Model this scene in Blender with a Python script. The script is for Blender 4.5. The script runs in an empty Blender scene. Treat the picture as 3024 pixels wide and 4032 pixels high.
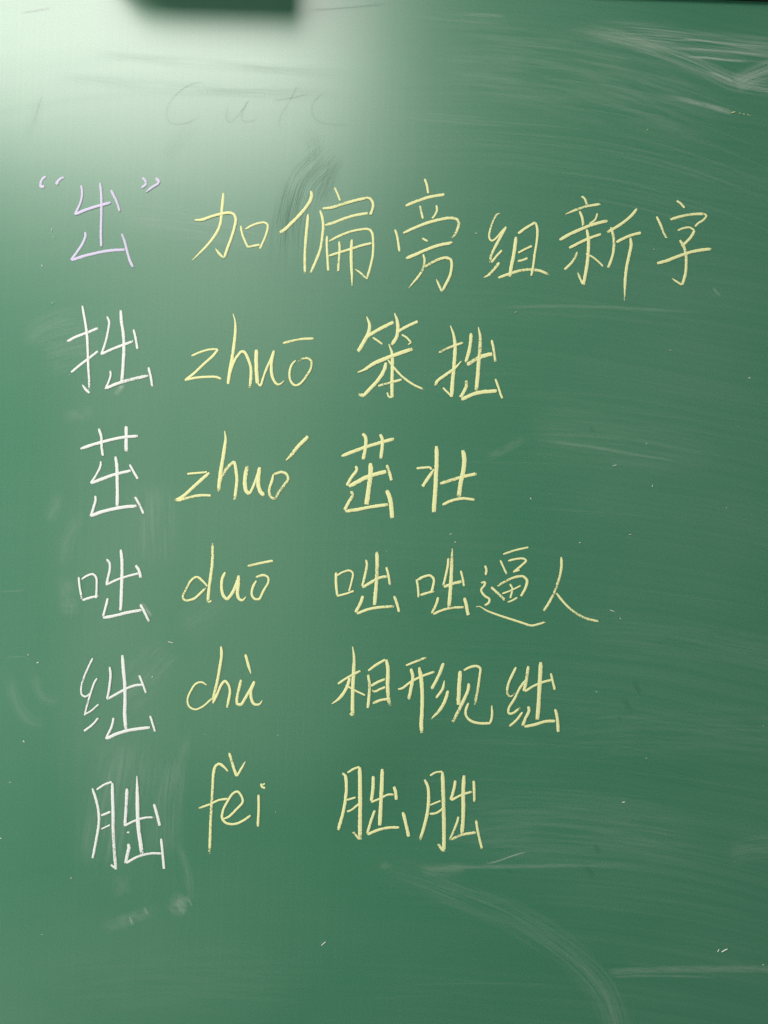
import bpy, math, random
from mathutils import Vector, Matrix, noise

S = bpy.context.scene
COL = S.collection
R = math.radians

# ------------------------------------------------------------------ camera, light, exposure
CAM_D, CAM_Z, ROLL = 0.95, 1.45, R(-2.02)
LENS, SENS = 26.0, 34.6
PW, PH = 3024.0, 4032.0
cam_data = bpy.data.cameras.new("camera")
cam_data.sensor_fit = 'VERTICAL'; cam_data.sensor_height = SENS; cam_data.lens = LENS
cam_data.clip_start = 0.01; cam_data.clip_end = 100
cam = bpy.data.objects.new("camera", cam_data); COL.objects.link(cam)
CAM_M = Matrix.Translation((0, -CAM_D, CAM_Z)) @ Matrix.Rotation(R(90), 4, 'X') @ Matrix.Rotation(-ROLL, 4, 'Z')
cam.matrix_world = CAM_M
S.camera = cam

world = bpy.data.worlds.new("World"); S.world = world; world.use_nodes = True
bg = world.node_tree.nodes["Background"]
bg.inputs[0].default_value = (0.93, 1.0, 0.97, 1); bg.inputs[1].default_value = 0.24   # light scattered by a bright classroom

def area_lamp(name, loc, target, sx, sy, radiance, col):
    l = bpy.data.lights.new(name, 'AREA'); l.shape = 'RECTANGLE'; l.size = sx; l.size_y = sy
    l.energy = radiance * math.pi * sx * sy; l.color = col
    o = bpy.data.objects.new(name, l); COL.objects.link(o); o.location = loc
    o.rotation_euler = (Vector(target) - Vector(loc)).to_track_quat('-Z', 'Y').to_euler()
    return o
# ceiling panel of the classroom, mirrored in the upper left of the board
area_lamp("ceiling_panel_lamp", (-1.04, -1.62, 3.0), (-1.04, -1.62, 0), 1.72, 1.24, 15.5, (1.0, 0.965, 0.90))
# fill lamp added on the left to lighten the lower left of the board
area_lamp("left_fill_lamp", (-1.95, -0.72, 0.70), (0.0, -0.1, 0.65), 1.1, 1.2, 6.0, (1.0, 1.0, 0.93))
# lamp added behind the viewer to lay a faint veil over the left of the board
area_lamp("rear_veil_lamp", (-0.66, -2.0, 1.40), (-0.66, 0, 1.40), 0.80, 1.9, 1.25, (1.0, 0.96, 0.74))

S.view_settings.view_transform = 'Standard'; S.view_settings.look = 'None'
S.view_settings.exposure = 0.0; S.view_settings.gamma = 1.0
S.render.engine = 'CYCLES'
S.cycles.transparent_max_bounces = 24
S.render.resolution_x = 768; S.render.resolution_y = 1024

# ------------------------------------------------------------------ helpers
def B(px, py):
    """a photograph pixel -> (x, z) on the board plane y = 0"""
    k = SENS / LENS / PH
    d = CAM_M.to_3x3() @ Vector(((px - PW/2) * k, (PH/2 - py) * k, -1))
    t = CAM_D / d.y
    return (d.x * t, CAM_Z + d.z * t)
PXM = SENS / LENS / PH * CAM_D              # metres per photograph pixel on the board

def mat(name):
    m = bpy.data.materials.new(name); m.use_nodes = True
    nt = m.node_tree; nt.nodes.clear()
    return m, nt
def N(nt, t, **kw):
    n = nt.nodes.new(t)
    for k, v in kw.items():
        if k.startswith('i_'):
            n.inputs[int(k[2:]) if k[2:].isdigit() else k[2:]].default_value = v
        else: setattr(n, k, v)
    return n
def L(nt, a, b): nt.links.new(a, b)
def math_node(nt, op, a, b=None, c=None, clamp=False):
    n = nt.nodes.new('ShaderNodeMath'); n.operation = op; n.use_clamp = clamp
    for i, v in enumerate((a, b, c)):
        if v is None: continue
        if isinstance(v, (int, float)): n.inputs[i].default_value = v
        else: L(nt, v, n.inputs[i])
    return n.outputs[0]
def ramp(nt, v, lo, hi, a=0.0, b=1.0):
    n = nt.nodes.new('ShaderNodeMapRange'); n.interpolation_type = 'SMOOTHSTEP'
    n.inputs[1].default_value = lo; n.inputs[2].default_value = hi
    n.inputs[3].default_value = a; n.inputs[4].default_value = b
    L(nt, v, n.inputs[0]); return n.outputs[0]
def noise_tex(nt, vec, scale, detail=3, rough=0.55):
    n = nt.nodes.new('ShaderNodeTexNoise'); n.inputs['Scale'].default_value = scale
    n.inputs['Detail'].default_value = detail; n.inputs['Roughness'].default_value = rough
    L(nt, vec, n.inputs['Vector']); return n.outputs['Fac']
def mapping(nt, vec, scale, loc=(0,0,0), rot=(0,0,0)):
    n = nt.nodes.new('ShaderNodeMapping'); n.inputs['Scale'].default_value = scale
    n.inputs['Location'].default_value = loc; n.inputs['Rotation'].default_value = rot
    L(nt, vec, n.inputs['Vector']); return n.outputs[0]

# ------------------------------------------------------------------ materials
def board_material():
    m, nt = mat("green_enamel")
    out = N(nt, 'ShaderNodeOutputMaterial'); p = N(nt, 'ShaderNodeBsdfPrincipled')
    L(nt, p.outputs[0], out.inputs[0])
    tc = N(nt, 'ShaderNodeTexCoord').outputs['Object']
    sep = N(nt, 'ShaderNodeSeparateXYZ'); L(nt, tc, sep.inputs[0])
    # the cloth's sweep: long arcs that sag to the right
    x = sep.outputs[0]; z = sep.outputs[2]
    xx = math_node(nt, 'MULTIPLY', x, x)
    low = noise_tex(nt, mapping(nt, tc, (1, 1, 1.6)), 2.2, 2)
    zz = math_node(nt, 'ADD', z, math_node(nt, 'MULTIPLY', xx, 0.17))
    zz = math_node(nt, 'ADD', zz, math_node(nt, 'MULTIPLY', low, 0.035))
    cmb = N(nt, 'ShaderNodeCombineXYZ'); L(nt, x, cmb.inputs[0]); L(nt, zz, cmb.inputs[2])
    st1 = noise_tex(nt, mapping(nt, cmb.outputs[0], (0.9, 1, 170)), 1.0, 5, 0.62)
    st2 = noise_tex(nt, mapping(nt, cmb.outputs[0], (1.6, 1, 620), (3, 0, 7)), 1.0, 2, 0.5)
    vst = noise_tex(nt, mapping(nt, tc, (260, 1, 2.4), (1, 0, 4)), 1.0, 4, 0.6)
    patch = noise_tex(nt, mapping(nt, tc, (1.3, 1, 2.2), (5, 0, 1)), 2.6, 4, 0.5)
    right = ramp(nt, x, -0.25, 0.30)
    h = math_node(nt, 'MULTIPLY', math_node(nt, 'ADD', ramp(nt, st1, 0.34, 0.78), math_node(nt, 'MULTIPLY', ramp(nt, st2, 0.4, 0.75), 0.45)), math_node(nt, 'ADD', math_node(nt, 'MULTIPLY', right, 0.85), 0.15))
    v = math_node(nt, 'MULTIPLY', ramp(nt, vst, 0.42, 0.78), math_node(nt, 'SUBTRACT', 0.55, math_node(nt, 'MULTIPLY', right, 0.45)))
    dust = math_node(nt, 'MULTIPLY', math_node(nt, 'ADD', h, v), ramp(nt, patch, 0.28, 0.72, 0.35, 1.0))
    dust = math_node(nt, 'ADD', math_node(nt, 'MULTIPLY', dust, 0.034), math_node(nt, 'MULTIPLY', ramp(nt, patch, 0.3, 0.75), 0.014), clamp=True)
    mix = N(nt, 'ShaderNodeMix', data_type='RGBA')
    L(nt, dust, mix.inputs[0])
    mix.inputs[6].default_value = (0.020, 0.149, 0.076, 1)
    mix.inputs[7].default_value = (0.60, 0.70, 0.62, 1)
    grain = noise_tex(nt, tc, 620, 2, 0.7)
    hsv = N(nt, 'ShaderNodeHueSaturation'); L(nt, mix.outputs[2], hsv.inputs['Color'])
    L(nt, ramp(nt, grain, 0.2, 0.8, 0.74, 1.26), hsv.inputs['Value'])
    L(nt, hsv.outputs[0], p.inputs['Base Color'])
    rg = math_node(nt, 'ADD', math_node(nt, 'MULTIPLY', st1, 0.05), 0.285)
    L(nt, rg, p.inputs['Roughness'])
    p.inputs['Specular IOR Level'].default_value = 0.5
    spec = math_node(nt, 'SUBTRACT', 0.66, math_node(nt, 'MULTIPLY', math_node(nt, 'ADD', ramp(nt, st1, 0.45, 0.75), ramp(nt, st2, 0.5, 0.8)), 0.022))
    L(nt, spec, p.inputs['Specular IOR Level'])
    p.inputs['Coat Weight'].default_value = 0.75; p.inputs['Coat Roughness'].default_value = 0.50; p.inputs['Coat IOR'].default_value = 1.5
    grain = noise_tex(nt, tc, 900, 2)
    bmp = N(nt, 'ShaderNodeBump'); bmp.inputs['Strength'].default_value = 0.05; bmp.inputs['Distance'].default_value = 0.0004
    L(nt, grain, bmp.inputs['Height']); L(nt, bmp.outputs[0], p.inputs['Normal'])
    return m

def chalk_material(name, col):
    m, nt = mat(name)
    out = N(nt, 'ShaderNodeOutputMaterial'); p = N(nt, 'ShaderNodeBsdfPrincipled'); tr = N(nt, 'ShaderNodeBsdfTransparent')
    mx = N(nt, 'ShaderNodeMixShader'); L(nt, tr.outputs[0], mx.inputs[1]); L(nt, p.outputs[0], mx.inputs[2]); L(nt, mx.outputs[0], out.inputs[0])
    uv = N(nt, 'ShaderNodeUVMap').outputs[0]; tc = N(nt, 'ShaderNodeTexCoord').outputs['Object']
    dry = N(nt, 'ShaderNodeAttribute', attribute_name='dry').outputs['Fac']
    streak = noise_tex(nt, mapping(nt, uv, (30, 5, 1)), 1.0, 3)
    spk = noise_tex(nt, tc, 750, 2, 0.7)
    a = math_node(nt, 'SUBTRACT', math_node(nt, 'ADD', spk, math_node(nt, 'MULTIPLY', streak, 0.35)), dry)
    L(nt, ramp(nt, a, 0.14, 0.34), mx.inputs[0])
    mix = N(nt, 'ShaderNodeMix', data_type='RGBA'); L(nt, ramp(nt, streak, 0.35, 0.7), mix.inputs[0])
    mix.inputs[6].default_value = (col[0]*0.66, col[1]*0.68, col[2]*0.66, 1); mix.inputs[7].default_value = (*col, 1)
    L(nt, mix.outputs[2], p.inputs['Base Color'])
    p.inputs['Roughness'].default_value = 0.95; p.inputs['Specular IOR Level'].default_value = 0.1
    return m

def smear_material(name, col, op, du, dv, lo=0.35, hi=0.7):
    """thin film of dust (or a cleaner, duller wipe, or painted sheen): streaks run along the stroke, soft sides and ends"""
    m, nt = mat(name)
    out = N(nt, 'ShaderNodeOutputMaterial'); p = N(nt, 'ShaderNodeBsdfDiffuse'); tr = N(nt, 'ShaderNodeBsdfTransparent')
    mx = N(nt, 'ShaderNodeMixShader'); L(nt, tr.outputs[0], mx.inputs[1]); L(nt, p.outputs[0], mx.inputs[2]); L(nt, mx.outputs[0], out.inputs[0])
    p.inputs[0].default_value = (*col, 1)
    uv = N(nt, 'ShaderNodeUVMap').outputs[0]
    fade = N(nt, 'ShaderNodeAttribute', attribute_name='dry').outputs['Fac']
    st = noise_tex(nt, mapping(nt, uv, (du, dv, 1)), 1.0, 4, 0.6)
    tc = N(nt, 'ShaderNodeTexCoord').outputs['Object']
    sp = noise_tex(nt, tc, 700, 2)
    a = math_node(nt, 'MULTIPLY', ramp(nt, st, lo, hi), fade)
    a = math_node(nt, 'MULTIPLY', a, ramp(nt, sp, 0.25, 0.65, 0.6, 1.1))
    L(nt, math_node(nt, 'MULTIPLY', a, op, clamp=True), mx.inputs[0])
    return m

M_BOARD = board_material()
M_CHALK = {'white': chalk_material('white_chalk', (0.85, 0.86, 0.855)),
           'lavender': chalk_material('lavender_chalk', (0.70, 0.63, 0.86)),
           'yellow': chalk_material('yellow_chalk', (0.87, 0.87, 0.46))}
m, nt = mat("dark_painted_metal")
o_ = N(nt, 'ShaderNodeOutputMaterial'); p_ = N(nt, 'ShaderNodeBsdfPrincipled'); L(nt, p_.outputs[0], o_.inputs[0])
tc_ = N(nt, 'ShaderNodeTexCoord').outputs['Object']
mx_ = N(nt, 'ShaderNodeMix', data_type='RGBA'); L(nt, noise_tex(nt, tc_, 60), mx_.inputs[0])
mx_.inputs[6].default_value = (0.006, 0.007, 0.007, 1); mx_.inputs[7].default_value = (0.012, 0.013, 0.012, 1)
L(nt, mx_.outputs[2], p_.inputs['Base Color']); p_.inputs['Roughness'].default_value = 0.7
M_DARK = m
m, nt = mat("grey_plastic")
o_ = N(nt, 'ShaderNodeOutputMaterial'); p_ = N(nt, 'ShaderNodeBsdfPrincipled'); L(nt, p_.outputs[0], o_.inputs[0])
tc_ = N(nt, 'ShaderNodeTexCoord').outputs['Object']
mx_ = N(nt, 'ShaderNodeMix', data_type='RGBA'); L(nt, noise_tex(nt, tc_, 90), mx_.inputs[0])
mx_.inputs[6].default_value = (0.62, 0.60, 0.58, 1); mx_.inputs[7].default_value = (0.70, 0.68, 0.66, 1)
L(nt, mx_.outputs[2], p_.inputs['Base Color']); p_.inputs['Roughness'].default_value = 0.6
M_GREY = m

# ------------------------------------------------------------------ the board
ZTOP = 0.5 * (B(2740, 0)[1] + B(3024, 10)[1]) + 0.0009
XL, XR, ZB = -1.30, 1.30, 0.745
def box(name, x0, x1, y0, y1, z0, z1, material, parent, bev=0.002, origin=None):
    import bmesh
    bm = bmesh.new(); bmesh.ops.create_cube(bm, size=1)
    c = Vector(((x0+x1)/2, (y0+y1)/2, (z0+z1)/2))
    for v in bm.verts: v.co = Vector((v.co.x*(x1-x0), v.co.y*(y1-y0), v.co.z*(z1-z0))) + c
    if bev: bmesh.ops.bevel(bm, geom=bm.edges[:], offset=bev, segments=2, affect='EDGES')
    me = bpy.data.meshes.new(name); bm.to_mesh(me); bm.free(); me.materials.append(material)
    o = bpy.data.objects.new(name, me); COL.objects.link(o)
    if parent: o.parent = parent
    return o

board = bpy.data.objects.new("chalkboard", None); COL.objects.link(board); board.empty_display_size = 0.1
board["label"] = "green chalkboard covered with handwritten Chinese characters and pinyin in white and yellow chalk"
board["category"] = "chalkboard"
box("writing_surface", XL, XR, 0.0, 0.016, ZB, ZTOP, M_BOARD, board, 0)
rail = 0.030
r = box("frame_rail", XL-rail, XR+rail, -0.010, 0.020, ZTOP+0.0005, ZTOP+rail, M_DARK, board, 0.002)
r["label"] = "dark rail along the top edge of the chalkboard"
box("frame_rail", XL-rail, XR+rail, -0.010, 0.020, ZB-rail, ZB-0.0005, M_DARK, board)
box("frame_rail", XL-rail, XL-0.0005, -0.010, 0.020, ZB, ZTOP, M_DARK, board)
box("frame_rail", XR+0.0005, XR+rail, -0.010, 0.020, ZB, ZTOP, M_DARK, board)

# a grey box fixed on the top rail; only its mirror image shows, at the top of the picture
dd = 0.11; kk = 1 + dd / CAM_D
a0 = B(500, 88); a1 = B(1178, 124)
zb = CAM_Z + ((a0[1] + a1[1]) / 2 - CAM_Z) * kk
bx0, bx1 = a0[0] * kk, a1[0] * kk
clip = bpy.data.objects.new("rail_box", None); COL.objects.link(clip); clip.location = (0, 0, 0)
clip["label"] = "grey box fixed to the top rail, mirrored as a dark patch in the board"
clip["category"] = "box"
hs = box("housing", bx0, bx1, -dd, -0.0103, zb, zb + 0.11, M_GREY, clip, 0.004)
for v in hs.data.vertices:                       # left end cut on a slant
    if v.co.x < (bx0 + bx1) / 2: v.co.x -= (v.co.z - zb) * 0.45 + (v.co.y + 0.0103) * 0.25

# ------------------------------------------------------------------ chalk strokes
def catmull(pts, step):
    P = [Vector((p[0], p[1])) for p in pts]
    if len(P) == 2: P = [P[0], (P[0]+P[1])/2, P[1]]
    out = []
    for i in range(len(P)-1):
        p0 = P[i-1] if i > 0 else P[0]*2 - P[1]
        p1, p2 = P[i], P[i+1]
        p3 = P[i+2] if i+2 < len(P) else P[-1]*2 - P[-2]
        t0 = 0.0; t1 = t0 + max((p1-p0).length, 1e-6)**0.5; t2 = t1 + max((p2-p1).length, 1e-6)**0.5; t3 = t2 + max((p3-p2).length, 1e-6)**0.5
        n = max(2, int((p2-p1).length / step))
        for k in range(n):
            t = t1 + (t2-t1)*k/n
            A1 = p0*((t1-t)/(t1-t0)) + p1*((t-t0)/(t1-t0)); A2 = p1*((t2-t)/(t2-t1)) + p2*((t-t1)/(t2-t1)); A3 = p2*((t3-t)/(t3-t2)) + p3*((t-t2)/(t3-t2))
            B1 = A1*((t2-t)/(t2-t0)) + A2*((t-t0)/(t2-t0)); B2 = A2*((t3-t)/(t3-t1)) + A3*((t-t1)/(t3-t1))
            out.append(B1*((t2-t)/(t2-t1)) + B2*((t-t1)/(t2-t1)))
    out.append(P[-1])
    return out

rng = random.Random(7)
LAYER = [0]
def ribbon(path, widths, y0, hgt, dry, across=(-1, -0.72, 0, 0.72, 1), rise=(0, 0.8, 1.0, 0.8, 0), seed=0, jit=0.0):
    """path: list of (x,z) on the board; returns verts, faces, uv, dry values"""
    V, F, U, D = [], [], [], []
    n = len(path); s = 0.0; m = len(across)
    for i, p in enumerate(path):
        a = path[max(0, i-1)]; b = path[min(n-1, i+1)]
        t = (b - a); t = t.normalized() if t.length > 1e-9 else Vector((1, 0))
        nn = Vector((-t.y, t.x))
        if i: s += (p - path[i-1]).length
        w = widths[i] / 2
        for j, q in enumerate(across):
            e = 1.0
            if jit and abs(q) > 0.5:
                e = 1 + jit * noise.noise(Vector((s*900, 3.1*j + seed*7.3, seed*1.7)))
            c = p + nn * (q * w * e)
            V.append((c.x, -(y0 + hgt * rise[j]), c.y)); U.append((s*100, (q+1)/2)); D.append(dry(i/(n-1), q))
    for i in range(n-1):
        for j in range(m-1):
            k = i*m + j
            F.append((k, k+1, k+m+1, k+m))
    return V, F, U, D

def mesh_object(name, parts, material, parent):
    V, F, U, D = [], [], [], []
    for v, f, u, d in parts:
        o = len(V); V += v; U += u; D += d; F += [tuple(i+o for i in q) for q in f]
    me = bpy.data.meshes.new(name); me.from_pydata(V, [], F)
    uvl = me.uv_layers.new(name="UVMap")
    for lp in me.loops: uvl.data[lp.index].uv = U[lp.vertex_index]
    at = me.attributes.new('dry', 'FLOAT', 'POINT')
    at.data.foreach_set('value', D)
    for p in me.polygons: p.use_smooth = True
    me.materials.append(material)
    o = bpy.data.objects.new(name, me); COL.objects.link(o)
    if parent: o.parent = parent
    return o

CS = 600.0 / 1659.0
WSCALE = 1.0
def parse(txt):
    out = []
    for part in txt.strip().split('/'):
        f = part.strip().split(';')
        pts = [tuple(float(v) for v in q.split(',')) for q in f[0].split()]
        out.append((pts, float(f[1]), f[2].strip() if len(f) > 2 else ''))
    return out

def stroke_parts(txt, ox, oy):
    res = []
    for pts, w, fl in parse(txt):
        wp = [Vector(B(ox + x*CS, oy + y*CS)) for x, y in pts]
        path = catmull(wp, 0.0011)
        n = len(path); seed = rng.uniform(0, 100)
        wm = w * CS * PXM * WSCALE
        ws = []
        for i in range(n):
            t = i/(n-1)
            a = 0.62 if 's' not in fl else 0.30
            tin = 0.10 if 's' not in fl else 0.38
            b = 0.84 if 'e' not in fl else 0.30
            tout = 0.06 if 'e' not in fl else 0.45
            k = 1.0
            if t < tin: k = a + (1-a) * math.sin(t/tin*math.pi/2)
            if t > 1-tout: k *= b + (1-b) * math.sin((1-t)/tout*math.pi/2)
            k *= 1 + 0.10 * noise.noise(Vector((t*4, seed, 0)))
            ws.append(wm*k)
        # round the very ends a little
        LAYER[0] += 1
        y0 = 0.00030 + (LAYER[0] % 9) * 0.00005
        dpos = rng.random(); damp = rng.uniform(0.02, 0.20) if rng.random() < 0.6 else rng.uniform(-0.1, 0.0)
        de = rng.uniform(0.08, 0.34)
        def dry(t, q, dpos=dpos, damp=damp, de=de):
            v = 0.165 + damp * math.exp(-((t-dpos)/0.30)**2) + de * max(0, (t-0.90)/0.10) + 0.05 * max(0, (0.05-t)/0.05)
            return v + 0.11 * abs(q)**3
        res.append(ribbon(path, ws, y0, 0.00025, dry, seed=seed, jit=0.24))
    return res

def character(label, colour, ox, oy, txt):
    e = bpy.data.objects.new("chalk_character", None); COL.objects.link(e); e.parent = board; e.empty_display_size = 0.02
    e["label"] = label
    for part in stroke_parts(txt, ox, oy):
        mesh_object("chalk_stroke", [part], M_CHALK[colour], e)
    return e
def word(label, ox, oy, letters):
    e = bpy.data.objects.new("chalk_word", None); COL.objects.link(e); e.parent = board; e.empty_display_size = 0.02
    e["label"] = label
    for nm, txt in letters:
        mesh_object(nm, stroke_parts(txt, ox, oy), M_CHALK['yellow'], e)
    return e

# row 1
e = bpy.data.objects.new("chalk_quotation_mark", None); COL.objects.link(e); e.parent = board
e["label"] = "lavender chalk opening quotation mark before the heading character"
for p in stroke_parts("222,152 185,185 165,235;26 / 160,238 180,268 207,256;30 / 420,160 375,185 343,222;26 / 330,218 358,238;26", 100, 640):
    mesh_object("chalk_stroke", [p], M_CHALK['lavender'], e)
character("lavender chalk character 出 between quotation marks", 'lavender', 100, 640,
 """609,250 620,320 612,400 585,480 540,565;24 / 540,568 640,525 740,490 840,462 930,438;30 / 815,222 828,350 830,500 827,650 825,800 830,915;26
 / 935,302 965,365 1000,440 1030,535;24 / 652,758 655,800 625,880 560,980 497,1062;26 / 505,1065 620,1025 780,985 930,958 1085,950;30
 / 1050,775 1085,870 1110,970 1140,1070 1172,1140;26""")
e = bpy.data.objects.new("chalk_quotation_mark", None); COL.objects.link(e); e.parent = board
e["label"] = "lavender chalk closing quotation mark after the heading character"
for p in stroke_parts("1275,168 1300,190 1318,222;26 / 1320,225 1295,258 1265,275;26 / 1420,172 1445,195 1457,225;30 / 1457,228 1390,265 1345,300 1312,332;26;e", 100, 640):
    mesh_object("chalk_stroke", [p], M_CHALK['lavender'], e)
character("yellow chalk character 加", 'yellow', 700, 640,
 """187,628 260,625 370,588 480,558 560,548 610,565 632,615 620,700 585,820 540,940 505,1045;28 / 503,1045 455,995 412,940;26;e
 / 497,332 490,420 478,540 465,660 425,760 340,880 240,985 150,1075;28;e / 686,690 700,770 730,850 765,925;22
 / 738,728 800,690 880,662 945,655 978,680 975,740 945,830 915,895 895,940;23 / 765,922 830,908 895,895;24""")
character("yellow chalk character 偏", 'yellow', 1090, 680,
 """373,200 378,260 350,330 280,425 180,530 85,620 35,655;34 / 342,455 328,600 312,780 305,950 308,1105;29 / 630,165 665,240 690,310;20
 / 500,392 580,385 700,350 840,308 970,278;30 / 970,272 1015,285 1045,330 1045,390 1018,460;28 / 525,573 620,545 740,498 850,465 990,442;28
 / 472,412 495,490 505,580 495,700 475,830 430,950 370,1090;27 / 547,690 545,800 552,930 560,1070;24
 / 570,748 660,700 780,650 900,622 1000,618 1035,650 1050,760 1045,900 1015,1040 978,1160;24 / 975,1155 915,1095 850,1050;20;e
 / 565,908 680,870 800,835 920,795 1045,765;26 / 680,750 685,850 675,970 668,1075;24 / 818,730 810,850 812,1000 818,1120 820,1235;30;e""")
character("yellow chalk character 旁", 'yellow', 1500, 680,
 """477,70 500,140 515,230;24 / 268,362 380,315 520,268 690,238;30 / 425,362 440,430 458,505;22 / 605,355 610,410 590,460 558,500;22
 / 155,620 178,700 190,780 203,860;24 / 242,660 360,605 500,550 640,512 760,495 830,512 848,550 825,640 772,725;30 / 450,715 510,750;22
 / 275,935 370,895 500,838 620,795 780,762;33 / 460,890 475,950 465,1030 420,1115 360,1190 300,1262;26;e
 / 465,1035 540,990 630,945 710,928 760,950 770,1010 755,1110 715,1200 662,1298;29 / 660,1290 630,1220 603,1160;22;e""")
character("yellow chalk character 组", 'yellow', 1850, 720,
 """330,330 295,345 245,440 215,540 212,600 240,632 290,600 340,540 395,480;21 / 395,482 340,580 275,700 230,800 222,875;29 / 235,870 290,800 350,735;24
 / 320,868 270,935 210,1000 150,1035;30;e / 502,590 490,700 470,820 450,920 432,1030;36 / 525,555 600,500 715,430;27
 / 718,435 735,520 728,640 705,780 690,900 670,1015;25 / 525,765 600,725 675,690;24 / 522,855 575,842 628,820;22
 / 308,1035 420,995 540,958 650,945 760,958 865,1000;28""")
character("yellow chalk character 新", 'yellow', 1850, 720,
 """1215,148 1250,175 1275,245;24 / 1040,345 1130,305 1260,260 1422,232;27;s / 1195,310 1222,380 1235,480;26 / 1388,335 1365,400 1300,450;20
 / 975,625 1080,565 1200,510 1340,455 1505,412;33 / 1080,712 1180,660 1300,605 1428,560;29 / 1272,510 1288,600 1290,720 1280,850 1260,980 1235,1115;34
 / 1230,1105 1200,1040 1172,968;22;e / 1170,755 1130,840 1080,900 1030,945;25 / 1262,772 1330,805 1400,860 1450,910;20
 / 1818,285 1756,360 1666,435 1566,500 1491,540;30 / 1536,485 1561,580 1568,680 1556,780 1531,860 1504,925;29 / 1594,650 1666,610 1756,572 1861,545;30
 / 1748,600 1754,680 1731,800 1706,920 1691,1050 1686,1180 1681,1288;32;e""")
character("yellow chalk character 字", 'yellow', 2250, 720,
 """1145,195 1190,230 1230,275;23 / 925,368 970,460 1000,540 1035,605;25 / 1075,402 1180,368 1300,345 1440,337;28 / 1440,337 1468,358 1430,410 1380,440 1345,478;23
 / 1155,520 1220,495 1290,488 1340,520;21 / 1340,522 1300,590 1245,650 1195,690;30 / 1178,625 1220,690 1245,780 1248,880 1240,990 1205,1115;31
 / 1200,1112 1150,1080 1092,1042;21;e / 930,878 1020,855 1150,805 1300,755 1420,732 1520,722;33""")
# row 2
character("white chalk character 拙", 'white', 220, 1180,
 """290,68 318,220 340,380 350,560 355,720 365,880 370,1025;26 / 368,1018 330,980 290,928;26;e / 125,455 220,405 340,360 460,310;27
 / 168,792 260,715 360,640 458,562;25 / 558,185 580,235 570,340 540,470 495,600;24 / 497,595 600,545 730,495 850,450;27
 / 708,115 715,230 735,360 742,500 738,640 730,770 718,900;33 / 847,325 870,420 890,540;24 / 595,775 598,830 570,910 540,975;21
 / 545,968 660,918 820,870 1010,828;33 / 1010,738 1035,840 1052,955;25""")
word("yellow chalk pinyin word zhuō with a flat tone bar", 700, 1200, [
 ("chalk_letter", "150,558 250,515 350,487 440,485;21 / 440,488 380,560 280,650 180,745 80,825;27 / 85,818 200,795 340,785 420,788 475,808;25"),
 ("chalk_letter", "602,98 625,180 628,280 615,420 595,570 570,700 548,865;32;s / 555,850 565,760 600,650 650,560 700,510 730,520 770,600 795,680 798,780 785,905;30"),
 ("chalk_letter", "858,490 855,600 858,720 868,860;40 / 870,855 900,880 930,800 970,690 1020,580 1050,500;24 / 1048,500 1025,600 1020,720 1040,810 1085,868 1120,862 1160,828;32;e"),
 ("chalk_letter", "1285,608 1245,650 1218,740 1230,830 1275,878 1330,862 1400,780 1450,690 1455,620 1420,585 1360,590 1305,625;24"),
 ("tone_mark", "1145,420 1240,395 1350,374 1480,368;25")])
character("yellow chalk character 笨", 'yellow', 1390, 1200,
 """150,130 180,220 170,300 120,400 55,510;38;s / 125,370 220,305 330,245 440,190;35 / 215,358 265,390 320,430;20 / 452,92 480,170 488,260 475,350 420,440;36;s
 / 480,300 580,240 705,183;29 / 530,325 585,360 635,415;20 / 635,415 615,426 600,435;16 / 50,738 120,710 230,640 370,580 520,525 655,480;40;s
 / 390,428 425,530 428,680 425,830 425,1010;35;s / 420,1012 390,1000 372,955;20 / 360,630 340,710 280,810 190,910 110,985 60,975;37
 / 380,600 450,690 540,785 650,865 770,922;22 / 275,885 380,855 530,815;25""")
character("yellow chalk character 拙 right of 笨", 'yellow', 1390, 1200,
 """1060,228 1095,330 1110,440 1108,560 1095,720 1082,860 1072,1005;38;s / 1065,990 1020,945 980,905;22 / 935,522 1030,475 1200,412;25
 / 1180,615 1110,690 1000,770 920,830 895,880;31;s / 1285,310 1280,400 1260,520 1225,630;34 / 1240,655 1330,600 1430,555 1515,535;42
 / 1365,245 1385,360 1378,520 1365,660 1355,800 1340,950;40;s / 1510,385 1530,480 1550,620;26 / 1232,825 1235,880 1205,950 1170,1010;35
 / 1180,1035 1260,995 1380,955 1565,938;38 / 1550,808 1580,890 1605,970 1625,1020;23""")
# row 3
character("white chalk character 茁", 'white', 280, 1650,
 """105,325 220,285 400,235 560,200 730,185;31 / 303,105 330,190 335,300 348,400;28 / 600,78 602,180 600,280 602,365;35 / 325,460 322,510 280,600 215,700;23
 / 220,700 330,655 470,605 650,562;31 / 485,408 500,520 503,680 505,820 503,950;34 / 640,495 680,570 730,655;24 / 265,835 268,880 245,970 215,1060;27
 / 215,1058 320,1015 480,975 600,955 715,948;35 / 698,848 740,920 790,1030;25""")
word("yellow chalk pinyin word zhuó with a rising tone stroke", 660, 1650, [
 ("chalk_letter", "215,598 300,590 430,578;22 / 455,585 380,650 270,750 170,840 85,890;33 / 110,892 220,858 340,832 470,832;27"),
 ("chalk_letter", "622,130 632,210 618,330 600,450 580,560 565,680 555,790;38;s / 558,760 580,650 630,560 690,490 725,472 745,560 755,660 745,770 730,880;34"),
 ("chalk_letter", "870,510 850,600 842,700 855,780 895,818;42 / 895,815 930,740 965,650 1000,540;26 / 1003,525 990,620 990,720 1010,790 1055,830;42"),
 ("chalk_letter", "1155,600 1135,680 1108,770 1120,840 1165,866 1210,800 1270,720 1313,650 1295,600 1250,578 1160,600;28"),
 ("tone_mark", "1290,450 1340,400 1430,290 1530,190;38;s")])
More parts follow.
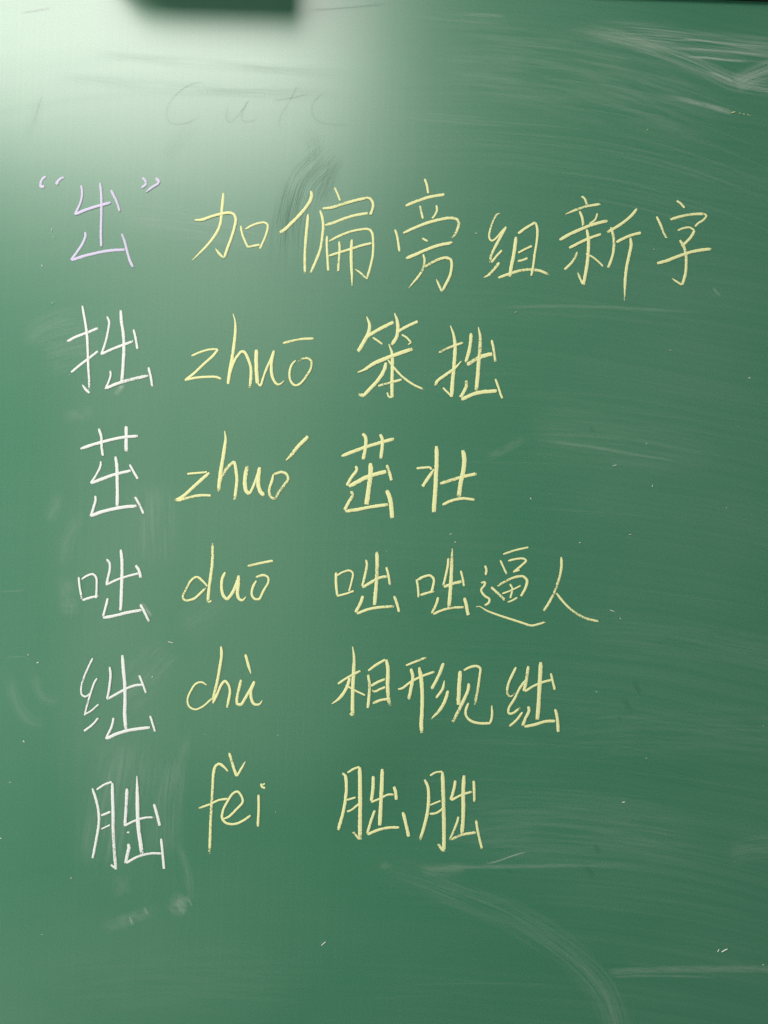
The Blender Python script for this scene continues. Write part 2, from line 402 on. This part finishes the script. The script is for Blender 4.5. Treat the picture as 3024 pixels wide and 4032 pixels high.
character("yellow chalk character 茁 left of 壮", 'yellow', 1320, 1650,
 """70,405 180,360 330,305 480,260 640,215;35 / 298,158 330,200 330,300 305,440;35 / 490,165 515,230 510,320 495,430;35 / 222,512 235,550 180,630 125,725;31
 / 150,735 250,680 360,625 555,570;42 / 385,480 385,600 372,700 355,830 340,930;48 / 562,500 590,580 612,668;31 / 170,785 190,825 150,900 100,995;33
 / 110,1005 240,985 400,955 580,930;35 / 560,775 595,860 612,970 620,1080;44""")
character("yellow chalk character 壮", 'yellow', 1320, 1650,
 """885,538 960,530 1035,530 1048,550;25 / 1075,545 1020,630 950,735;34;s / 1102,295 1105,430 1098,600 1088,800 1072,1015;44 / 1140,705 1250,670 1380,630 1540,595;33
 / 1388,340 1405,430 1395,560 1365,700 1345,850;46 / 1168,935 1250,895 1380,865 1520,880;29""")
# row 4
character("white chalk character 咄", 'white', 280, 2120,
 """85,420 95,520 120,665;23 / 118,445 180,405 240,390 275,425 280,530 275,650;23 / 125,672 200,648 300,625;25 / 388,225 420,270 422,340 400,440 388,510;25
 / 395,500 500,450 620,410 730,382;23 / 543,120 555,250 555,400 550,550 545,700 540,785;33 / 705,292 740,350 760,430;31 / 402,650 385,720 350,850;25
 / 350,865 480,840 620,805 770,780;31 / 755,718 800,800 850,905;27""")
word("yellow chalk pinyin word duō", 690, 2110, [
 ("chalk_letter", "350,548 310,500 240,447 180,480 120,580 85,670 110,700 200,685 280,620 335,565;24 / 408,78 408,220 395,380 370,560 355,720;31 / 355,722 378,716 395,705;18"),
 ("chalk_letter", "545,395 515,460 505,560 525,650 565,685 610,640 660,540 690,440;32 / 692,430 685,540 680,640 700,690 735,700 772,662;36;e"),
 ("chalk_letter", "885,488 845,560 835,640 865,685 915,685 960,600 1015,500 1010,450 960,427 880,450;25"),
 ("tone_mark", "790,328 900,302 1065,270;25")])
character("yellow chalk character 咄, first of the pair before 逼", 'yellow', 1290, 2120,
 """93,370 92,480 105,615;27 / 98,408 170,365 240,350 275,378 262,470 235,575;21 / 100,628 190,605 285,572;21 / 418,232 428,280 405,410 375,530;25
 / 380,535 470,480 560,430 650,412;29 / 537,145 540,280 535,420 525,560 510,725;38 / 640,312 662,400 680,515;25 / 385,625 365,690 305,805;33
 / 320,820 430,775 560,750 725,740;29 / 725,625 755,710 780,805;29""")
character("yellow chalk character 咄 standing next to 逼", 'yellow', 1290, 2120,
 """968,445 985,540 990,640;23 / 980,452 1050,415 1115,404 1155,442 1150,510 1130,590;27 / 1010,618 1080,595 1160,575;25 / 1315,215 1310,290 1285,410 1258,520;25
 / 1265,530 1350,495 1460,470;31 / 1358,112 1352,260 1345,420 1335,580 1320,750;38;s / 1450,350 1470,430 1485,520;23 / 1205,640 1185,710 1135,815;27
 / 1150,825 1250,780 1360,755 1480,748;25 / 1490,645 1510,730 1530,835;35""")
character("yellow chalk character 逼", 'yellow', 1800, 2100,
 """305,350 318,400 310,455;25 / 260,540 303,532 300,560 262,620 300,680 350,715 345,755 300,785;24 / 205,802 240,795 330,845 480,900 620,945 740,985 810,1003 880,990 958,965;23;s
 / 500,228 620,188 775,152;21 / 470,292 500,360 540,445;21 / 555,300 640,280 720,275 750,297 700,350 610,425;23 / 610,420 680,400;18 / 370,585 430,640 520,725;27
 / 440,575 530,520 640,475 720,470 760,512 745,590 695,685;27 / 490,658 590,620 690,570;19 / 575,550 600,600 580,705;21 / 550,752 600,730 655,700;19""")
character("yellow chalk character 人", 'yellow', 1800, 2100,
 "1133,258 1135,370 1105,510 1050,660 990,770 940,845;27 / 1080,650 1150,740 1260,845 1390,920 1535,958;24")
# row 5
character("white chalk character 绌", 'white', 280, 2540,
 """238,140 190,240 135,370 112,470 120,540 160,560 205,530;21 / 285,360 255,410 210,540 170,680 150,765;21 / 150,755 220,715 305,640;18 / 298,792 240,860 145,935;23
 / 422,235 432,320 420,450 395,595;25 / 395,590 490,535 600,475 700,438 775,432;25 / 560,108 570,260 585,420 588,600 585,760 598,920;35 / 742,328 780,420 815,520;23
 / 465,790 445,880 380,1020;25 / 385,1020 500,965 640,925 860,895;33 / 862,768 888,850 915,940;23""")
word("yellow chalk pinyin word chù", 700, 2520, [
 ("chalk_letter", "315,488 260,458 200,475 140,560 108,650 125,720 190,755 270,725 375,635;21"),
 ("chalk_letter", "473,70 478,160 455,320 425,480 395,600 382,690;30 / 385,685 430,590 480,480 515,447 555,490 570,560 555,650 540,735;27"),
 ("chalk_letter", "690,432 665,540 645,640 650,695 690,700 730,640 790,540 835,450;30 / 838,450 800,540 800,630 830,695 885,700 925,655;31;e"),
 ("tone_mark", "738,155 760,240 797,365;29;e")])
character("yellow chalk character 相", 'yellow', 1280, 2520,
 """300,70 315,180 312,330 303,500 300,650 300,825;38;s / 270,795 282,808 295,820;20 / 140,478 250,405 385,335;25 / 270,410 235,520 160,630 75,695;33;e / 225,490 320,545 435,600;21
 / 468,375 485,480 480,600 465,740;31 / 470,335 560,268 660,212;26 / 668,212 685,320 680,480 690,620 705,718;37 / 500,500 580,455 655,425;27
 / 510,550 545,560 600,535 655,512;24 / 520,690 600,655 700,640;27""")
character("yellow chalk character 形", 'yellow', 1280, 2520,
 """880,278 960,245 1100,190;23 / 795,535 840,525 920,465 1040,400 1190,345;25 / 935,310 955,400 935,530 912,645;34 / 1025,295 1048,440 1058,600 1055,780 1048,900 1052,1010;40
 / 1290,250 1240,380 1160,535;33 / 1300,440 1280,530 1210,630;27;s / 1340,550 1310,650 1250,760 1150,865;34;e""")
character("yellow chalk character 见", 'yellow', 1750, 2540,
 """172,280 160,450 152,650;42 / 210,275 280,240 350,228 388,252 380,360 360,500 330,650;27 / 265,415 260,480 200,620 140,740 90,835;35
 / 262,630 235,700 235,765 290,825 380,850 500,850;27 / 500,848 518,770 515,650;26;e""")
character("yellow chalk character 绌 after 见", 'yellow', 1750, 2540,
 """780,240 730,340 690,440 685,520 715,560 770,520;28;e / 880,385 820,470 760,590 700,690 700,740 735,745 825,683;27 / 850,730 780,820 705,885;25
 / 913,228 895,360 865,500;34 / 875,505 980,440 1080,400 1170,378;25 / 1048,185 1040,360 1030,540 1020,700 1010,812;42 / 1158,305 1180,400 1200,485;25
 / 912,665 920,715 880,800 850,880;33 / 870,888 980,865 1100,830 1205,825;31 / 1205,695 1228,800 1238,945;33""")
# row 6
character("white chalk character 朏", 'white', 320, 2990,
 """122,315 160,430 188,560 192,700 165,870 125,1075;27 / 170,330 250,275 335,245;23 / 340,255 342,400 348,600 350,800 362,1000 380,1195;35 / 380,1190 325,1145;22
 / 220,610 320,570;24 / 220,758 315,712;17 / 500,315 492,480 478,725;33 / 475,722 580,668 690,635 805,628;23 / 608,178 612,350 615,550 625,750 645,900 665,1030;40;s
 / 792,485 820,580 855,720;29 / 510,918 520,950 500,1050 485,1130;33 / 490,1130 600,1065 740,1025 875,1022;25 / 870,860 885,1000 902,1190;27 / 500,800 512,790 524,802;18""")
word("yellow chalk pinyin word fěi", 740, 2940, [
 ("chalk_letter", "435,265 390,215 340,187 300,215 278,310 268,480 255,700 245,900 238,1165;29 / 120,668 230,630 340,580 440,565;23"),
 ("chalk_letter", "385,785 440,765 530,680 598,598 575,520 540,487 490,510 430,600 385,690 375,780 420,830 510,840 600,805 685,745;25"),
 ("chalk_letter", "770,520 772,650 762,870;27 / 795,400 808,435 840,450;25 / 815,415 840,400;18"),
 ("tone_mark", "450,65 490,200 530,320;29 / 535,320 575,250 628,158;24;e")])
character("yellow chalk character 朏 with its last stroke set apart", 'yellow', 1310, 2980,
 """105,178 135,200 150,320 140,450 115,600 60,795;33 / 162,172 230,130 295,108;23 / 295,112 298,300 300,500 298,700 298,900;42 / 290,895 220,812;23 / 155,468 250,440;21
 / 155,595 200,580 310,490;23 / 442,208 440,330 420,490;35 / 420,495 520,450 600,412 670,410;23 / 540,130 535,300 525,500 512,745;39 / 665,322 685,380 693,465;33
 / 460,580 430,660 375,840;29 / 380,845 480,800 600,770 725,768;29 / 765,600 790,700 828,865;35""")
character("yellow chalk character 朏 with all strokes joined", 'yellow', 1310, 2980,
 """1000,245 1035,320 1045,430 1035,580 1000,740 950,905;33 / 1060,205 1120,170 1195,160;21 / 1195,165 1202,350 1208,550 1212,800 1210,1030;40 / 1200,1020 1145,942;29
 / 1060,525 1175,478;19 / 1055,620 1130,610 1220,545;23 / 1335,255 1320,350 1285,470;31 / 1290,472 1400,415 1515,378;25 / 1430,200 1422,350 1422,550 1418,700 1405,835;40
 / 1535,258 1540,370 1542,485;29 / 1370,650 1355,710 1275,905;25 / 1290,900 1400,850 1560,822;29 / 1562,690 1580,810 1625,1000;27""")

# ------------------------------------------------------------------ wipes, smears and crumbs
DUST = (0.62, 0.70, 0.63)
CLEAN = (0.016, 0.075, 0.042)
SM = {'soft':  smear_material("dust_and_sheen_film", DUST, 1.0, 0.10, 16),
      'line':  smear_material("dust_streak", DUST, 1.0, 0.4, 4, 0.2, 0.6),
      'blot':  smear_material("dust_blot", DUST, 1.0, 0.9, 5, 0.2, 0.8),
      'clean': smear_material("wiped_streak", CLEAN, 1.0, 0.10, 30, 0.47, 0.58),
      'film': smear_material('dust_and_sheen_haze', DUST, 1.0, 0.06, 3, -0.3, 0.8),  # dust, and the sheen painted over the lower left
      'wiped': smear_material('wiped_film', (0.010, 0.110, 0.052), 1.0, 0.05, 2, -0.6, 0.3),
      'mark':  smear_material("old_mark", CLEAN, 1.0, 0.8, 2, 0.0, 0.4)}
ACR = [-1, -0.85, -0.6, -0.3, 0, 0.3, 0.6, 0.85, 1]
SL = [0]
def smear(kind, op, w, pts, name="chalk_smear", ends=(0.25, 0.25), soft=1.0, wend=None):
    path = catmull([Vector(B(*p)) for p in pts], 0.004)
    n = len(path)
    ws = [(w + ((wend if wend is not None else w) - w) * i/(n-1)) * PXM for i in range(n)]
    SL[0] += 1
    def f(t, q):
        a = min(1, t/ends[0]) if ends[0] else 1
        b = min(1, (1-t)/ends[1]) if ends[1] else 1
        e = max(0.0, 1 - abs(q)**(2.0/soft))
        return op * e * a*a*(3-2*a) * b*b*(3-2*b)
    y0 = 0.00008 + (SL[0] % 20) * 0.00001
    return mesh_object(name, [ribbon(path, ws, y0, 0, f, across=ACR, rise=[0]*9)], SM[kind], board)

# upper right: sweeps of dust round a clean wedge
smear('soft', 0.30, 120, [(2250,118),(2450,132),(2650,150),(2850,178),(3060,205)], ends=(0.4, 0))
smear('soft', 0.34, 80, [(2200,100),(2420,150),(2600,200),(2760,262),(2880,320),(3060,352)], ends=(0.4, 0))
smear('soft', 0.42, 90, [(2890,330),(2960,300),(3060,262)], ends=(0.1, 0))
smear('line', 0.45, 12, [(2680,222),(2780,228),(2860,236),(2960,244)])
smear('line', 0.30, 10, [(2600,158),(2760,160),(2900,175),(3050,190)])
smear('line', 0.30, 10, [(2640,190),(2780,196),(2920,208),(3050,222)])
smear('line', 0.34, 14, [(2780,282),(2840,300),(2890,325)], ends=(0.3,0.1))
smear('line', 0.30, 26, [(2560,365),(2700,395),(2800,420),(2885,446)], ends=(0.6,0.05))
smear('line', 0.13, 16, [(1810,55),(1920,60),(2000,65)])
for k in range(46):                              # single hairs of the wiping cloth, all following one sweep
    x0 = rng.uniform(1500, 2450); ln = rng.uniform(350, 900); yb = rng.uniform(40, 760)
    pts = []
    for q in range(5):
        x = x0 + ln*q/4
        pts.append((x, yb + 0.075*(x-1600) + max(0, x-2150)**2 * 0.00022))
    smear('line', rng.uniform(0.02, 0.07), rng.uniform(5, 15), pts, ends=(0.35, 0.35))
for k in range(40):                              # and the flatter sweep over the lower right
    x0 = rng.uniform(1350, 2500); ln = rng.uniform(400, 1000); yb = rng.uniform(1200, 4000)
    pts = [(x0 + ln*q/4, yb + 0.00009*(x0 + ln*q/4 - 1900)**2 + rng.uniform(-1, 1)) for q in range(5)]
    smear('line', rng.uniform(0.015, 0.035), rng.uniform(5, 18), pts, ends=(0.35, 0.35))
smear('soft', 0.10, 420, [(1650,220),(2000,250),(2400,320),(2900,480)])
# lower right
smear('soft', 0.09, 150, [(1420,3400),(1600,3445),(1800,3520),(2000,3600),(2150,3690),(2280,3790),(2370,3890),(2415,3990),(2430,4060)], ends=(0.3, 0))
smear('line', 0.06, 40, [(2200,3720),(2330,3840),(2400,3940),(2425,4040)], ends=(0.4,0))
smear('line', 0.13, 34, [(2380,3826),(2550,3820),(2800,3814),(3060,3816)], ends=(0.08,0))
smear('line', 0.12, 12, [(2400,3846),(2600,3842),(2850,3850)], ends=(0.1,0.3))
smear('line', 0.13, 20, [(1690,3416),(1820,3414),(2000,3412),(2300,3408),(2600,3412)], ends=(0.1,0.6))
smear('soft', 0.14, 60, [(1640,3420),(1740,3425),(1850,3420)])
smear('soft', 0.07, 300, [(1700,3290),(2100,3260),(2500,3290),(2850,3350)])
smear('soft', 0.10, 120, [(2850,3370),(2940,3345),(3060,3335)], ends=(0.3,0))
smear('line', 0.40, 7, [(1905,3404),(1960,3390),(2030,3366),(2085,3350)])
smear('soft', 0.06, 260, [(2100,2900),(2500,2880),(3060,2900)], ends=(0.4,0))
smear('soft', 0.06, 200, [(2200,2480),(2600,2510),(3060,2600)], ends=(0.4,0))
smear('soft', 0.06, 260, [(2050,1700),(2400,1730),(2850,1810)])
smear('line', 0.10, 14, [(2090,1730),(2300,1755),(2500,1790),(2700,1820)])
smear('blot', 0.10, 40, [(1900,1810),(1990,1770),(2080,1720)])
smear('line', 0.10, 16, [(1900,1215),(2200,1205),(2500,1215),(2800,1235)])
smear('line', 0.16, 12, [(2805,1130),(2820,1150),(2840,1165)])
smear('film', 0.050, 1100, [(-250,4080),(350,3960),(900,3960),(1500,4020)], name='dust_and_sheen_film', ends=(0,0.6))  # pale reflected veil of the lower left, painted on as a film
smear('film', 0.028, 1300, [(2500,300),(2650,1200),(2700,2100),(2600,3100)], name='dust_and_sheen_film', ends=(0.4,0.4))
smear('film', 0.040, 520, [(470,1150),(430,1900),(440,2700),(520,3600)], name='dust_and_sheen_film', ends=(0.2,0.15))
smear('soft', 0.03, 300, [(100,3900),(700,3860),(1300,3880)])
smear('wiped', 0.09, 850, [(1330,2780),(1500,2950),(1650,3130),(1720,3330)], name='wiped_mark', ends=(0.45,0.45), soft=1.6)
# lower left
smear('blot', 0.26, 95, [(660,3540),(700,3560),(742,3575)], ends=(0.5,0.12))
smear('blot', 0.13, 60, [(370,3660),(450,3640),(540,3605),(640,3575)], ends=(0.4,0.4))
smear('line', 0.30, 9, [(508,3605),(516,3625),(524,3645)]); smear('line', 0.25, 8, [(568,3572),(576,3590),(582,3604)])
smear('line', 0.20, 8, [(735,3540),(750,3552),(752,3570)])
smear('soft', 0.10, 40, [(690,3300),(730,3400),(745,3480),(752,3560)])
smear('soft', 0.12, 260, [(500,2880),(470,3050),(430,3250),(400,3450)])
smear('soft', 0.10, 170, [(680,2960),(650,3150),(640,3400)])
smear('soft', 0.09, 60, [(750,2880),(715,2980),(690,3150)])
smear('blot', 0.08, 80, [(470,3440),(475,3480),(480,3540)])
smear('soft', 0.10, 230, [(600,1880),(600,2050),(600,2250)])
smear('soft', 0.09, 70, [(330,2020),(270,2110),(250,2250)])
smear('soft', 0.10, 60, [(240,1930),(210,2010),(180,2060)])
smear('blot', 0.12, 80, [(260,2260),(265,2350),(280,2440)])
smear('soft', 0.11, 110, [(90,1370),(160,1300),(230,1268),(330,1248)])
smear('soft', 0.09, 200, [(150,1400),(280,1370),(420,1350)])
smear('blot', 0.09, 60, [(240,1650),(300,1635),(380,1620)])
smear('soft', 0.10, 60, [(40,2650),(60,2760),(120,2840),(200,2850)])
smear('soft', 0.10, 50, [(140,2640),(150,2720),(190,2760),(250,2750)])
smear('soft', 0.08, 200, [(450,2780),(560,2680),(640,2600),(700,2540)])
smear('soft', 0.06, 160, [(700,2500),(800,2420),(900,2340)])
smear('line', 0.10, 8, [(0,2330),(60,2328),(110,2322)]); smear('line', 0.08, 8, [(20,2588),(80,2586),(110,2588)])
smear('blot', 0.40, 26, [(452,1558),(468,1535),(490,1518)], ends=(0.4,0.2)); smear('blot', 0.4, 14, [(470,1528),(490,1520)])
smear('blot', 0.45, 22, [(556,2370),(575,2400),(598,2430)], ends=(0.2,0.2))
smear('blot', 0.12, 40, [(1500,3420),(1515,3405),(1535,3420)])
# on the mirrored light: duller wipes, old writing
smear('clean', 0.16, 200, [(1345,560),(1270,640),(1200,720),(1165,830),(1145,960),(1140,1110)], ends=(0.3,0.35), name="wiped_mark")
smear('clean', 0.15, 80, [(1330,600),(1290,720),(1250,820)], ends=(0.3,0.3), name="wiped_mark")
smear('clean', 0.16, 120, [(1165,700),(1135,830),(1130,1000)], ends=(0.3,0.3), name="wiped_mark")
for pts in ([(800,345),(798,325),(765,328),(715,355),(672,400),(655,445),(665,478),(700,490),(750,480),(790,452)],
            [(905,395),(895,430),(893,470),(905,482),(950,440),(985,385)], [(985,385),(955,440),(955,475),(985,480),(1020,460)],
            [(1178,325),(1140,400),(1105,460),(1098,495),(1115,505)], [(1068,398),(1140,388),(1215,370)],
            [(1290,358),(1240,395),(1228,440),(1250,475),(1300,490),(1380,493)]):
    smear('mark', 0.085, 9, pts, name="old_writing", ends=(0.15,0.15))
smear('mark', 0.14, 9, [(1190,42),(1300,36),(1420,26),(1550,14)], name="wiped_mark")
smear('clean', 0.14, 50, [(300,200),(500,225),(800,250),(1100,275),(1450,300)], name="wiped_mark")
smear('clean', 0.12, 60, [(150,290),(500,330),(900,360),(1400,372)], name="wiped_mark")
smear('clean', 0.06, 60, [(170,370),(140,450),(100,560)], name="wiped_mark")
smear('mark', 0.08, 10, [(170,370),(148,430),(130,500)], name="wiped_mark")
smear('line', 0.45, 12, [(80,52),(140,42),(205,32)])
smear('clean', 0.05, 90, [(780,480),(700,560),(640,640)], name="wiped_mark")
smear('clean', 0.07, 90, [(1180,500),(1230,560),(1240,660)], name="wiped_mark")
smear('soft', 0.14, 160, [(430,850),(640,870),(900,905),(1100,950)])
for (x, y, w, h) in ((2510,2710,26,70),(2470,2775,26,70),(2440,2830,18,26),(2350,3342,26,40),(2322,3432,26,60),(2005,3432,16,22),(2330,1690,20,26)):
    smear('mark', 0.11, w, [(x-h*0.3,y-h*0.5),(x,y),(x+h*0.35,y+h*0.5)], name="wiped_mark", ends=(0.4,0.4))

# chalk crumbs and fragments of strokes left on the surface
def crumbs(name, colour, spots):
    parts = []
    for x, y, l, a, w in spots:
        l *= 0.85; w *= 0.46
        dx, dy = math.cos(R(a))*l/2, -math.sin(R(a))*l/2
        p = catmull([Vector(B(x-dx, y-dy)), Vector(B(x+dx*0.1+rng.uniform(-.5,.5), y+dy*0.1)), Vector(B(x+dx, y+dy))], 0.0006)
        ws = [w*PXM*(0.5+0.5*math.sin(math.pi*min(1, max(0, 0.1+0.8*i/(len(p)-1))))) for i in range(len(p))]
        parts.append(ribbon(p, ws, 0.0003, 0.0006, lambda t, q: 0.1, seed=rng.uniform(0, 50), jit=0.4))
    o = mesh_object(name, parts, M_CHALK[colour], board); o["kind"] = "stuff"; return o
sp = [(149,2609,10,20,8),(112,2578,8,40,6),(94,2919,9,-50,7),(600,2665,8,60,7),(672,2529,24,-12,5),(280,3457,5,0,5),(2950,1489,8,30,8),(2420,1833,18,20,5),
      (2545,1748,6,20,5),(2090,1963,8,-70,6),(2568,1913,9,90,4),(2283,2137,8,10,6),(2480,2105,12,0,4),(2410,2405,24,-20,6),(2442,2435,10,-40,5),(2348,2724,6,0,5),
      (1274,3715,26,40,5),(2852,3742,30,28,8),(2828,3742,14,60,5),(2455,3158,14,10,6),(3004,3798,5,0,6),(208,1193,9,35,5),(275,1475,4,0,4),(1775,2103,9,20,5),
      (1522,2170,4,0,4),(1792,2135,10,15,5),(3,3300,8,0,7),(205,905,14,85,5),(213,935,5,0,4),(166,1047,9,-60,6),(1874,919,10,10,6),(2574,982,6,0,5),(2545,2985,6,-30,5),
      (1095,2895,4,0,4),(1085,3197,4,0,4),(40,3080,5,0,4),(2640,1380,14,20,3),(2860,2000,6,0,4),(2905,1680,4,0,4),(2030,1230,12,30,4)]
for _ in range(12):
    sp.append((rng.uniform(0, 3024), rng.uniform(800, 4032), rng.uniform(2, 6), rng.uniform(0, 180), rng.uniform(1.2, 2.2)))
crumbs("chalk_crumbs", 'white', sp)
crumbs("chalk_crumbs", 'yellow', [(2886,443,20,12,9),(2912,447,8,-10,5),(2928,450,9,-8,6),(2945,453,7,-20,5),(2954,456,5,0,4),(2548,512,7,20,6)])
